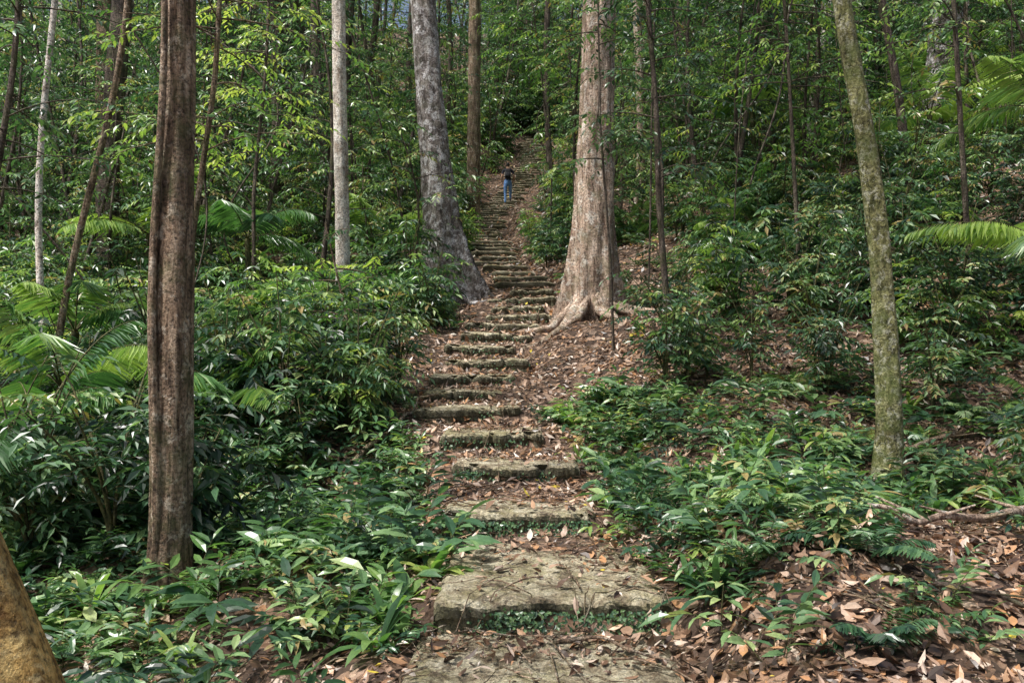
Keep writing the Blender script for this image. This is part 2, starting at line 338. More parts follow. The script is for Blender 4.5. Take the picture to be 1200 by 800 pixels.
# ------------------------------------------------------------------ plant prototypes
UP=np.array([0,0,1.])
def spray(mb,p,d,length,n,L,W,lod,sag=.3,tone=(.2,.8),mat=0,stem=.004,spread=.85,dr=.25):
    p=np.asarray(p,float);d=nrm(np.asarray(d,float))
    t=np.linspace(.18,1,n);q=np.linspace(0,1,5)
    f=lambda t:p+d*length*t[:,None]-UP*sag*length*(t**2)[:,None]
    if stem>0:tube(mb,f(q),stem*(1-.6*q),3,1)
    P=f(t);T=nrm(d-2*sag*t[:,None]*UP)
    S=nrm(np.cross(T,UP));sg=np.where(np.arange(n)%2==0,1,-1)[:,None]
    D=T*.6+S*sg*spread+rng.normal(0,.16,(n,3))-UP*.12;D[-1]=T[-1]
    N=UP+rng.normal(0,.32,(n,3))
    sz=U(.7,1.2,n)*np.interp(t,[.2,.5,1],[.8,1.05,.85])
    tb=U(*tone)
    leaves(mb,P,D,N,L*sz,W*sz,lod,.3,dr,np.clip(tb+rng.normal(0,.13,n),0,1),mat)
def p_stems(ns,ln,nl,L,W,lod=2,up=.9,m=M_leaf,tone=(.1,.8)):
    b_=MB()
    for k in range(ns):
        a=k*6.283/ns+U(-.4,.4);e=U(up-.35,up+.35)
        spray(b_,(U(-.03,.03),U(-.03,.03),-.03),(math.cos(a)*math.cos(e),math.sin(a)*math.cos(e),math.sin(e)),ln*U(.7,1.15),nl,L,W,lod,U(.2,.45),tone)
    return b_.mesh('low_plant',[m,M_stem])
def p_sword(n,L,W,m=M_leaf2):
    b_=MB()
    for k in range(n):
        a=U(0,6.283);e=U(.4,1.15);d=np.array([math.cos(a)*math.cos(e),math.sin(a)*math.cos(e),math.sin(e)])
        l=L*U(.65,1.1);q=np.linspace(0,1,7);side=nrm(np.cross(d,UP))
        P=d*l*q[:,None]-UP*(.55*l*(q**2.2))[:,None]*math.cos(e)*1.3
        w=W*np.interp(q,[0,.25,.55,.85,1],[.18,.7,1,.5,.02])
        N=np.array([-d[0]*d[2],-d[1]*d[2],1-d[2]**2]);
        V=np.concatenate([P+side*w[:,None]/2+N*.12*w[:,None],P,P-side*w[:,None]/2+N*.12*w[:,None]])
        F=[]
        for i in range(6):
            F+=[(i,i+1,8+i),(i,8+i,7+i),(7+i,8+i,15+i),(7+i,15+i,14+i)]
        b_.add(V,F,U(.05,.7),0,True)
    return b_.mesh('sword_plant',[m,M_stem])
def p_seedling(L,W,h,m=M_leaf):
    b_=MB()
    for w in range(3):
        hh=h*(.5+.25*w);n=5+w;a=np.arange(n)*6.283/n+U(0,3)
        P=np.tile((0,0,hh),(n,1));D=np.stack([np.cos(a),np.sin(a),U(-.1,.35,n)],1)
        P=P+D*.04
        leaves(b_,P,D,UP+rng.normal(0,.15,(n,3)),L*U(.7,1.1,n),W,2,.3,.3,U(.3,.9,n))
    tube(b_,[(0,0,-.05),(.01,0,h*.5),(0,.01,h)],.004,4,1)
    return b_.mesh('seedling',[m,M_stem])
def frond(b_,p,d,l,npair,ll,lw,sag,tone,lod=1,vee=.25):
    q=np.linspace(0,1,14);d=nrm(np.asarray(d,float));p=np.asarray(p,float)
    f=lambda t:p+d*l*t[:,None]-UP*sag*l*(t**2.1)[:,None]
    tube(b_,f(q),l*.006*(1.1-q),4,1)
    t=np.linspace(.16,.99,npair);P=f(t);T=nrm(d-2.1*sag*(t**1.1)[:,None]*UP);S=nrm(np.cross(T,UP))
    for sg in (1,-1):
        D=T*(.35+.5*t[:,None])+S*sg-UP*vee+rng.normal(0,.05,(npair,3))
        sz=np.interp(t,[.15,.4,.8,1],[.55,1,.7,.35])*U(.9,1.05,npair)
        leaves(b_,P,D,UP+rng.normal(0,.12,(npair,3))+T*.2,ll*sz,lw,lod,.15,U(.15,.45,npair),np.clip(tone+rng.normal(0,.1,npair),0,1))
def p_fern(n,l,m=M_leaf):
    b_=MB()
    for k in range(n):
        a=k*6.283/n+U(-.3,.3);e=U(.6,1.1);frond(b_,(0,0,-.02),(math.cos(a)*math.cos(e),math.sin(a)*math.cos(e),math.sin(e)),l*U(.75,1.1),18,l*.22,l*.05,.45,U(.3,.8))
    return b_.mesh('fern',[m,M_stem])
def p_palm(n,l,trunkh=0.,m=M_palm,tn=(.1,.8)):
    b_=MB()
    if trunkh>0:tube(b_,[(0,0,-.3),(.03,0,trunkh*.5),(0,0,trunkh)],[.06,.05,.05],8,1)
    for k in range(n):
        a=k*6.283/n+U(-.4,.4);e=U(.3,1.25);frond(b_,(0,0,trunkh),(math.cos(a)*math.cos(e),math.sin(a)*math.cos(e),math.sin(e)),l*U(.7,1.15),36,l*.25,l*.019,U(.35,.6),U(*tn),1,.4)
    return b_.mesh('palm',[m,M_stem])
def p_shrub(h,ns,L,W,lod=1,m=M_leaf,nl=9):
    b_=MB()
    nb=5
    for k in range(nb):
        a=U(0,6.283);lean=U(.1,.5);top=np.array([math.cos(a)*lean*h,math.sin(a)*lean*h,h*U(.7,1.05)])
        q=np.linspace(0,1,8)[:,None];P=top*q
        P[:,:2]*=q;tube(b_,P,.012*h*(1-.75*q[:,0]),5,1)
        for j in range(ns):
            t=U(.25,1);c=np.array([top[0]*t*t,top[1]*t*t,top[2]*t]);aa=U(0,6.283)
            spray(b_,c,(math.cos(aa),math.sin(aa),U(-.05,.6)),U(.22,.42)*h**.6,nl,L,W,lod,U(.2,.5),(.05,.85),0,.003)
    return b_.mesh('shrub',[m,M_stem])
def p_under(h,nb,L,W,m=M_leaf,start=.2,reach=1.5,bark=None):
    b_=MB();q=np.linspace(0,1,16);ph_=U(0,6,2)
    f=lambda t:np.stack([.3*np.sin(t*4+ph_[0])-.3*math.sin(ph_[0]),.3*np.sin(t*3.4+ph_[1])-.3*math.sin(ph_[1]),h*t-.2],-1)
    tube(b_,f(q),.008*h*(1-.85*q)+.005,7,1)
    for k in range(nb):
        t=start+(1-start)*(k+U(0,1))/nb;c=f(np.array([t]))[0];a=k*2.4+U(-.5,.5);r=reach*U(.5,1.1)*np.interp(t,[start,.5,1],[.8,1.1,.35])
        d=nrm(np.array([math.cos(a),math.sin(a),U(.05,.6)]))
        qq=np.linspace(0,1,5)[:,None];tube(b_,c+d*r*qq-UP*.2*r*qq**2,.008*(1-.7*qq[:,0])+.002,4,1)
        for j in range(4):
            tt=(.35+.2*j);cc=c+d*r*tt-UP*.2*r*tt**2;sg=1 if j%2 else -1
            dd=d*.7+np.array([-d[1],d[0],0])*sg*.7*(j<3);dd[2]=U(-.15,.25)
            spray(b_,cc,dd,U(.35,.6),9,L,W,1,U(.2,.5),(.0,.85),0,.0025)
    return b_.mesh('understory',[m,bark or B_dark])
def p_canopy(R,n,L,m=M_leaf2):
    b_=MB()
    for k in range(n):
        v=rng.normal(0,1,3);v/=np.linalg.norm(v);v*=R*U(.3,1)**.5;v[2]*=.5
        d=nrm(np.array([v[0],v[1],U(-.2,.5)]))
        spray(b_,v,d,U(.4,.8),9,L,L*.4,1,.3,(.2,.95),0,.003)
        if k%8==0:tube(b_,[(0,0,-R*.3),v*.5-(0,0,.1),v],[.03,.015,.005],4,1)
    return b_.mesh('canopy',[m,B_dark])
P_low=[p_stems(6,.6,11,.15,.05),p_stems(5,.5,9,.19,.065),p_stems(8,.55,13,.11,.038),p_stems(4,.7,12,.17,.055,2,1.1),p_stems(7,.45,10,.12,.05,2,.7),p_stems(5,.55,9,.2,.06,2,.9,M_leaf2,(.1,.6)),p_stems(3,.45,7,.24,.085,2,1.1),p_stems(9,.4,15,.07,.03,2,.8,M_leaf2,(.0,.5))]
P_sword=[p_sword(16,.5,.05),p_sword(12,.42,.075),p_sword(22,.6,.045,M_leaf)]
P_seed=[p_seedling(.15,.055,.35),p_seedling(.12,.05,.25,M_leaf2)]
P_fern=[p_fern(7,.6),p_fern(9,.5)]
P_palm=[p_palm(9,1.7),p_palm(7,2.1,.5),p_palm(8,1.9,1.8),p_palm(7,2.1,1.3,M_palm,(.3,1.))]
P_shrub=[p_shrub(1.3,10,.13,.05),p_shrub(1.0,9,.16,.06),p_shrub(1.6,12,.12,.045),p_shrub(1.2,10,.14,.055,1,M_leaf2)]
P_und=[p_under(6,26,.15,.06),p_under(5,24,.17,.065,M_leaf2),p_under(7,30,.14,.055),p_under(4,20,.15,.06,M_leaf,.1,1.2),p_under(8,30,.17,.07,M_leaf,.3,1.9)]
P_can=[p_canopy(2.2,70,.2),p_canopy(1.8,50,.2)]
def empty(name,loc=(0,0,0)):
    e=bpy.data.objects.new(name,None);COL.objects.link(e);e.location=loc;return e
def pathdist(x,y):return np.abs(x-cx(y))-np.interp(y,Y,SW)/2
def clearing(x,y,s_,big):
    if 14<y<38 and abs(x+.005*y)<.35+(.65*s_ if big else .3):return True
    if 4.5<y<6.0 and 2.2<x<3.5:return True
    if 10.5<y<14.3 and .03*y<x<.13*y:return True
    if big and 7<y<14.2 and 0<x<.135*y+.3:return True
    return False
def dens_low(x,y):
    r=x-cx(y);left=r<0;pd=pathdist(x,y)
    dr=np.where(pd<1.7,.95,.55);dr=np.where((y<4.9),.26,dr);dr=np.where((y>10)&(y<17),.42,dr);dr=np.where(y>=17,.65,dr)
    dr=dr*np.where((y<10)&(np.sin(x*2.3+1)*np.sin(y*1.9)<-.35),.35,1)
    d=np.where(left,.9,dr)
    d=np.where(left&(y<4.9)&(x>-1.5),.25,d)
    d=np.where(left&(y>10.6)&(y<13.8)&(pd<1.6),.2,d)
    return d
def scatter(par,protos,n,y0,y1,sc_,margin,dens,side=(-.66,.66),extra=2.5,zoff=-.02,pname='plant',big=False,clr=True):
    c=0
    yy=np.sqrt(U(y0*y0,y1*y1,n));xx=U(side[0],side[1],n)*(yy)
    for x,y in zip(xx,yy):
        x+=U(-1,1)*extra*.3
        s_=U(*sc_)
        if (pathdist(x,y)<margin*s_ and y<50) or (clr and clearing(x,y,s_,big)):continue
        if dens(np.array(x),np.array(y))<U(0,1):continue
        obj(pname,protos[int(U(0,len(protos)))],(x,y,float(H(x,y))+zoff),par,(U(-.12,.12),U(-.12,.12),U(0,6.283)),(s_,s_,s_*U(.85,1.2)));c+=1
    return c
E=empty('undergrowth_plants')
cnt=0
cnt+=scatter(E,P_low+P_low+P_fern[:1]+P_seed[:1]+P_sword[:2],440,3.9,9.5,(.5,1.15),.26,dens_low,(-.62,.0),1)
cnt+=scatter(E,P_low+P_seed+P_fern+P_sword[:1],740,4.0,10,(.4,1.1),.2,dens_low,(.0,.66),1)
cnt+=scatter(E,P_low+P_sword[:1]+P_shrub[:2],900,9.5,17,(.6,1.0),.33,dens_low,big=True)
cnt+=scatter(E,P_shrub+P_low+P_fern,1150,17,32,(.8,1.3),.3,dens_low,big=True)
cnt+=scatter(E,P_shrub,800,30,60,(1.3,2.2),.35,lambda x,y:.9,(-.7,.7),big=True)
cnt+=scatter(E,P_shrub,420,8.5,18,(.6,1.25),.5,lambda x,y:np.where(x<0,.75,.24),(-.68,.68),big=True)
cnt+=scatter(E,P_shrub[:3]+P_fern+P_low,220,6.5,10,(.6,1.15),.6,lambda x,y:.8,(-.68,-.28))
for (x,y,s_) in [(.75,19.3,.8),(.9,20.2,.85),(.55,20.9,.8),(.7,21.8,.85),(1.2,21.2,.95),(.95,22.8,.85),(.6,23.1,.7),(.5,24.5,.6),(1.5,22.4,1.),(1.3,24.,1.),(1.6,25.5,1.1),(1.5,27.,1.2),(1.8,29,1.3),(1.6,31,1.2),(1.7,33,1.2),(2.2,26,1.3),(2.4,30,1.4),(-1.2,22.5,.8),(-1.5,21.,.9),(-1.7,24,.9)]:
    obj('plant',P_shrub[1 if U(0,1)<.5 else 3],(x,y,float(H(x,y))),E,(0,0,U(0,6)),(s_,)*3)
for q in range(24):
    y=U(22,36);x=min(cx(y)-.7,-1.1)-U(.0,1.1);s_=U(.8,1.2);obj('plant',P_shrub[q%4],(x,y,float(H(x,y))),E,(0,0,U(0,6)),(s_,)*3)
for (x,y,s_,pr) in [(-.50,5.5,1.1,P_sword[1]),(-.62,5.15,1.,P_sword[1]),(-.45,5.8,1.2,P_low[1]),(-.6,6.1,1.1,P_low[6]),(-.75,5.5,1.1,P_low[6]),(1.15,4.95,1.,P_sword[2]),(1.05,5.25,.8,P_sword[0]),(-.7,5.9,.9,P_low[1]),(-.6,4.7,.6,P_low[2]),(-.8,5.05,.85,P_low[5]),(-.65,6.5,1.,P_low[1]),(-.75,7.2,1.,P_low[3]),(1.5,5.1,.9,P_low[2]),(1.7,5.5,1.,P_fern[0]),(1.3,5.6,.9,P_low[2]),(1.9,5.0,.6,P_low[0]),(1.1,6.3,.9,P_low[4]),(.95,7.2,.8,P_low[0]),(.9,8.1,.9,P_fern[1]),(1.0,9.,1.1,P_low[1]),(.8,9.6,.9,P_sword[1]),(1.2,9.6,1.2,P_low[3]),(1.4,8.8,1.1,P_low[0]),(-1.6,4.35,.6,P_low[4]),(-1.95,4.4,.7,P_low[0]),(-2.2,4.2,.55,P_seed[1]),(-1.2,4.7,.5,P_seed[0]),(2.3,4.5,.28,P_seed[1]),(2.9,4.7,.5,P_seed[1]),(3.1,7.1,.9,P_low[1]),(3.4,7.3,1.,P_low[3]),(2.8,7.0,.9,P_low[5]),(3.0,8.,1.,P_low[0]),(1.75,10.,.9,P_shrub[0]),(2.0,11.3,.9,P_shrub[2]),(1.6,9.4,1.,P_low[3]),(2.3,10.4,.8,P_shrub[1]),(4.2,8.8,.8,P_shrub[2]),(4.8,9.8,.8,P_shrub[0]),(4.3,7.2,.7,P_shrub[1])]:
    obj('plant',pr,(x,y,float(H(x,y))-.02),E,(0,0,U(0,6)),(s_,s_,s_))
for (x,y,k,s_) in [(-3.95,7.3,3,.8),(-4.6,9.,3,.9),(-3.0,9.5,1,.8),(-5.2,10.5,2,.9),(6.0,9.8,3,.95),(7.5,12.5,2,1.1),(5.2,8.6,0,.5),(-4.5,15,2,1.),(-2.9,19,1,1.1),(-7,17,3,1.1),(2.9,21,0,1.1),(6,22,2,1.2),(9,19,3,1.1),(12,24,2,1.3),(-9,22,3,1.2),(-12,26,2,1.4),(4.5,30,2,1.4),(-5,28,3,1.3),(4.2,16.5,0,1.)]:
    obj('palm_plant',P_palm[k],(x,y,float(H(x,y))-.03),None,(0,0,U(0,6)),(s_,s_,s_))
E2=empty('distant_forest')
def dund(x,y):
    ok=(pathdist(x,y)>np.interp(y,[15,20,60],[1.2,1.2,1.3]))&((abs(x+.005*y)>1.7)|(y>38))
    d=np.where(y<19,np.where(x<0,.8,.3),1.)
    return np.where(ok|(y>50.5),d,0)
cnt+=scatter(E2,P_und,230,16,28,(.6,1.1),0,dund,(-.72,.72),pname='understory_tree')
cnt+=scatter(E2,P_und,340,28,60,(.9,1.8),0,dund,(-.72,.72),pname='understory_tree')
cnt+=scatter(E2,P_und,30,50.8,60,(1.,1.6),0,lambda x,y:1.,(-.02,.08),pname='understory_tree')
cnt+=scatter(E2,P_und,180,60,105,(1.8,2.8),0,lambda x,y:1.,(-.75,.75),pname='understory_tree')
for q in range(26):
    y=U(50.5,56);x=U(-2,4.5);s_=U(1.3,2);obj('plant',P_shrub[q%4],(x,y,float(H(x,y))),E,(0,0,U(0,6)),(s_,)*3)
# ------------------------------------------------------------------ trees
def trunk(name,pts,rad,mat,seg=28,flare=(),ripple=.05,step=.1,crown=True,roots=(),n=None):
    pts=np.array(pts,float);base=pts[0].copy();loc=pts-base
    full=np.c_[loc,np.asarray(rad,float)]
    ln=np.linalg.norm(loc[-1]);n=n or int(min(180,max(20,ln/step)));Q=resamp(full,n)
    p1=U(0,6,6)
    def rf(R,a,P):
        h=P[:,2:3];A=a[None]
        R=R*(1+ripple*np.sin(3*A+h*.5+p1[0])+ripple*.7*np.sin(5*A-h*.9+p1[1])+ripple*.5*np.sin(9*A+h*2+p1[2])+ripple*.4*np.sin(2*A+h*5+p1[3])+rng.normal(0,ripple*.15,R.shape))
        for (a0,am,hb,wd) in flare:
            R=R+am*np.exp(-np.maximum(h,0)/hb)*np.exp(-((np.angle(np.exp(1j*(A-a0-.12*np.sin(h*2+a0)))))/wd)**2)
        return R
    b_=MB();tube(b_,Q[:,:3],Q[:,3],seg,0,.5,rf)
    for (a,l,r) in roots:
        t=np.linspace(0,1,26);rr=rad[0]*.4+l*t;x=np.cos(a+.5*t*math.sin(a*7)+.1*np.sin(t*9+a))*rr;y=np.sin(a+.5*t*math.sin(a*7)+.1*np.sin(t*9+a))*rr
        z=H(base[0]+x,base[1]+y)-base[2]+r*.7*(1-t)+.55*np.exp(-t*7)-.03*t
        tube(b_,np.stack([x,y,z],1),r*(1.05-t),7,0)
    o=obj(name,b_.mesh(name,[mat]),tuple(base))
    if crown:
        lm=MB();r0=Q[-1,3]
        ends=[]
        for k in range(6):
            a=k*1.05+U(-.3,.3);L_=U(2,4);e=np.array([math.cos(a)*L_,math.sin(a)*L_,U(.8,3)])
            st=Q[int(n*U(.86,.98)),:3];q=np.linspace(0,1,10)[:,None];P=st+e*q;P[:,2]+=(q[:,0]**.5-q[:,0])*1.
            tube(lm,P,max(r0*.5,.03)*(1-.8*q[:,0]),7,0);ends.append(P[-1])
        obj('limbs',lm.mesh('limbs',[mat]),(0,0,0),o)
        for e in ends:obj('leaf_clump',P_can[int(U(0,2))],tuple(e),o,(0,0,U(0,6)),(U(.7,1.1),)*3)
    return o
t1=trunk('forest_tree',[(-2.42,6.2,-.35),(-2.40,6.2,.6),(-2.37,6.2,2),(-2.35,6.25,4),(-2.33,6.3,8),(-2.2,6.3,13)],[.165,.14,.125,.112,.10,.08],B_brown,44,[(.3,.1,.35,.4),(2.2,.12,.3,.3),(4.0,.08,.35,.3),(5.2,.13,.3,.3),(4.6,.08,.5,.2)],.05,.07)
v=MB();q=np.linspace(0,1,60);h=q*5.2
tube(v,np.stack([-.06+.03*np.sin(h*2)+.012*h,-.15+.01*np.sin(h*3)+.012*h,h],1),.036-.015*q,9,0)
tube(v,np.stack([-.17+.05*np.sin(h*.7+1)+.03*h,-.08+.02*np.cos(h),h*.5],1),.02-.008*q,7,0)
obj('liana',v.mesh('liana',[B_brown]),(0,0,0),t1)
trunk('buttress_tree',[(-1.33,17,2.2),(-1.38,17,3.3),(-1.46,17,5),(-1.60,17,6.6),(-1.74,17,8.6),(-1.9,17,13),(-1.9,17,18)],[.33,.31,.28,.25,.235,.21,.16],B_grey,90,[(.1,.95,.9,.10),(-.6,.45,.7,.12),(-1.3,.4,.8,.11),(-2.1,.4,.7,.12),(3.0,.3,.6,.2),(1.5,.5,.6,.2)],.045,.07,roots=[(-.3,1.2,.09),(-1.2,.9,.07),(-2.4,1.,.07)])
trunk('buttress_tree',[(1.32,14.2,1.35),(1.32,14.2,2.4),(1.33,14.2,3.6),(1.35,14.2,5),(1.40,14.2,7.2),(1.45,14.2,12),(1.5,14.2,17)],[.31,.30,.295,.275,.25,.21,.16],B_pink,150,[(-.15,.68,.95,.08),(-.7,.45,.75,.06),(-1.2,.65,.9,.055),(-1.72,.5,.95,.055),(-2.35,.65,.9,.07),(3.14,.72,1.0,.08),(2.3,.5,.6,.2),(1.0,.5,.6,.2)],.045,.07,roots=[(-2.3,2.2,.10),(-1.95,2.,.085),(-2.8,1.8,.09),(-1.35,1.8,.08),(-.5,1.8,.09),(0.1,1.7,.08),(-1.6,1.9,.07),(-.9,1.9,.07),(-2.55,1.7,.06),(-1.1,1.5,.06)])
trunk('leaning_tree',[(3.20,7.5,.20),(3.22,7.5,.9),(3.18,7.5,1.7),(3.12,7.5,2.5),(3.0,7.5,3.4),(2.86,7.5,4.1),(2.72,7.5,5),(2.3,7.5,8),(2.2,7.5,11)],[.125,.10,.094,.087,.08,.075,.07,.06,.05],B_olive,30,[(1,.05,.3,.5),(3.5,.05,.3,.5),(5.2,.06,.3,.5)],.07,.06)
trunk('leaning_tree',[(-1.05,2.35,-.25),(-1.20,2.35,.3),(-1.37,2.35,.75),(-1.65,2.35,1.4),(-2.26,2.4,2.8),(-3.2,2.5,5.5),(-4,2.5,9)],[.16,.14,.13,.12,.11,.09,.07],B_yellow,40,[],.05,.05,crown=False)
def simple(x0,y,x1,r0,r1,h,mat,name='forest_tree',crown=True,seg=16,curve=0):
    z0=float(H(x0,y))-.15
    t=np.linspace(0,1,10);pp=U(0,6);P=np.stack([x0+(x1-x0)*t+curve*(np.sin(t*7+pp)-math.sin(pp)),y+0*t,z0+h*t],1)
    return trunk(name,P,r0+(r1-r0)*t,mat,seg,[(U(0,6),r0*.8,.3,.4),(U(0,6),r0*.8,.3,.4),(U(0,6),r0*.6,.35,.4)],.06,.25,crown=crown)
simple(-2.98,15.5,-2.9,.13,.10,13,B_pale,curve=.05)
simple(-1.33,30,-1.2,.23,.17,15,B_brown)
simple(10.6,22,11.6,.42,.3,14,B_grey)
simple(11.9,30,11.7,.3,.24,15,B_pale)
simple(-5.25,10,-4.2,.045,.03,7,B_brown,'sapling_tree',False,10,.12)
simple(-6.3,12,-6.1,.05,.035,9,B_pale,'sapling_tree',False,10,.12)
simple(3.6,25,3.7,.13,.10,13,B_pink,curve=.1)
simple(5.9,28,4.9,.3,.2,14,B_dark,curve=.1)
simple(7.5,26,7.4,.2,.15,13,B_dark)
simple(1.2,27,1.3,.1,.08,12,B_dark,'sapling_tree',False,10,.1)
simple(-8.2,18,-8.0,.22,.17,13,B_dark,curve=.15)
simple(-6.6,24,-6.0,.2,.15,13,B_dark,curve=.15)
simple(-11.5,25,-11.5,.3,.22,14,B_brown)
simple(8.0,18,7.6,.09,.06,9,B_dark,'sapling_tree',False,10,.2)
simple(12.8,21,13.6,.2,.15,12,B_dark)
simple(-5.5,-1.,-5.2,.2,.15,11,B_brown);simple(4.8,-2.5,4.6,.22,.16,11,B_grey)  # unseen pair behind the camera, added so their crowns dapple the near ground
for (x,y) in [(-4.6,22.5),(-6.2,27),(-5.2,32.5),(-5,38),(3.,35),(-3.4,43)]:simple(x,y,x+U(-.5,1.),.14,.1,11,B_dark,curve=.15)  # trees added so their high crowns shade the upper flight of steps
for k in range(34):
    y=U(24,62);x=U(-.66,.66)*y
    if pathdist(x,y)<2.0:continue
    r=U(.06,.28);simple(x,y,x+U(-2,2),r,r*.65,U(11,18),[B_dark,B_brown,B_pale,B_dark,B_pink,B_dark][k%6],'forest_tree',k%2==0,10,U(-.35,.35))
vb=MB()
for q in range(60):
    y=U(11,34);x=U(-.6,.6)*y
    if pathdist(x,y)<1.5 or abs(x)<.9:continue
    z0=float(H(x,y));hh=U(5,11);t=np.linspace(0,1,30);w_=U(.1,.9);p_=U(0,6);a_=U(.5,2.5)*np.sign(x)
    P=np.stack([x+a_*(t**2)+w_*np.sin(t*U(3,9)+p_)-w_*math.sin(p_),y+.3*np.sin(t*5+p_),z0-.1+hh*t],1);tube(vb,P,U(.006,.022),5,0)
obj('hanging_vines',vb.mesh('vines',[B_dark]))
def leafy_sapling(pts,rad,mat,heights,L=.11,W=.045,reach=.8,m=M_leaf,per=3,tone=(.2,.8)):
    o=trunk('sapling_tree',pts,rad,mat,10,[],.06,.12,crown=False);b_=MB();P=np.array(pts)-np.array(pts[0])
    for h in heights:
        c=np.array([np.interp(h,P[:,2],P[:,0]),np.interp(h,P[:,2],P[:,1]),h]);a=U(0,6.28);r=reach*U(.5,1.2)
        d=nrm(np.array([math.cos(a),math.sin(a),U(0,.5)]));q=np.linspace(0,1,6)[:,None]
        tube(b_,c+d*r*q-UP*.25*r*q**2,.009*(1-.7*q[:,0])+.002,4,1)
        for j in range(per+1):
            tt=.4+.6*j/per;cc=c+d*r*tt-UP*.25*r*tt**2;sg=1 if j%2 else -1
            dd=d*.8+np.array([-d[1],d[0],0])*sg*.8*(j<per);dd[2]=U(-.2,.2)
            spray(b_,cc,dd,U(.3,.5),9,L,W,2,U(.2,.5),tone,0,.0025)
    obj('foliage',b_.mesh('foliage',[m,mat]),(0,0,0),o);return o
leafy_sapling([(1.98,11,1.1),(1.92,11,2.2),(1.83,11,3.3),(1.80,11,4.5),(1.66,11,6.2),(1.6,11,8)],[.05,.042,.038,.034,.028,.02],B_dark,list(U(2.5,6.6,30)))
leafy_sapling([(1.35,11.6,1.1),(1.3,11.6,2.6),(1.15,11.5,4.4),(1.1,11.4,6.8)],[.02,.018,.015,.01],B_dark,list(U(2.6,5.5,14)),reach=.6)
leafy_sapling([(-3.6,9.6,.5),(-3.5,9.6,2.6),(-3.2,9.5,4.4),(-3.0,9.4,7.2)],[.045,.035,.03,.02],B_brown,list(U(3.0,6.6,30)),m=M_leaf2,reach=1.2,tone=(.5,1.))
leafy_sapling([(-1.9,10.5,.8),(-1.95,10.5,1.8),(-2.2,10.4,3.0)],[.018,.015,.01],B_brown,list(U(.7,2.1,12)),reach=.6,m=M_leaf2)
leafy_sapling([(-5.6,9.2,.2),(-5.5,9.2,2.6),(-5.2,9.2,4.4),(-5.0,9.2,7.2)],[.04,.035,.03,.02],B_dark,list(U(2.8,6.9,34)),m=M_leaf,reach=1.3)
leafy_sapling([(6.2,12,3.0),(6.1,12,4.6),(6.0,12,6.4),(6.0,12,8.2)],[.04,.035,.03,.02],B_dark,list(U(1.4,5.,26)),m=M_leaf,reach=1.3)
leafy_sapling([(4.4,13.5,2.6),(4.3,13.5,4.6),(4.2,13.5,6.4),(4.0,13.5,8.6)],[.035,.03,.025,.02],B_dark,list(U(2.2,5.6,28)),m=M_leaf2,reach=1.3)
leafy_sapling([(-4.1,14,1.4),(-4.1,14,4),(-3.9,14,6),(-3.8,14,8.6)],[.035,.03,.025,.02],B_dark,list(U(3.2,6.6,26)),m=M_leaf2,reach=1.0,tone=(.4,1))
leafy_sapling([(2.9,17,3.2),(2.9,17,5),(2.7,17,7),(2.6,17,9.6)],[.035,.03,.025,.02],B_dark,list(U(1.2,6.,30)),m=M_leaf,reach=1.3)
leafy_sapling([(.95,22,3.5),(1.,22.,6),(.7,22,8.5),(.4,22,11)],[.02,.02,.018,.015],B_dark,list(U(4.6,7.4,26)),m=M_leaf2,reach=1.3,L=.15,W=.06)
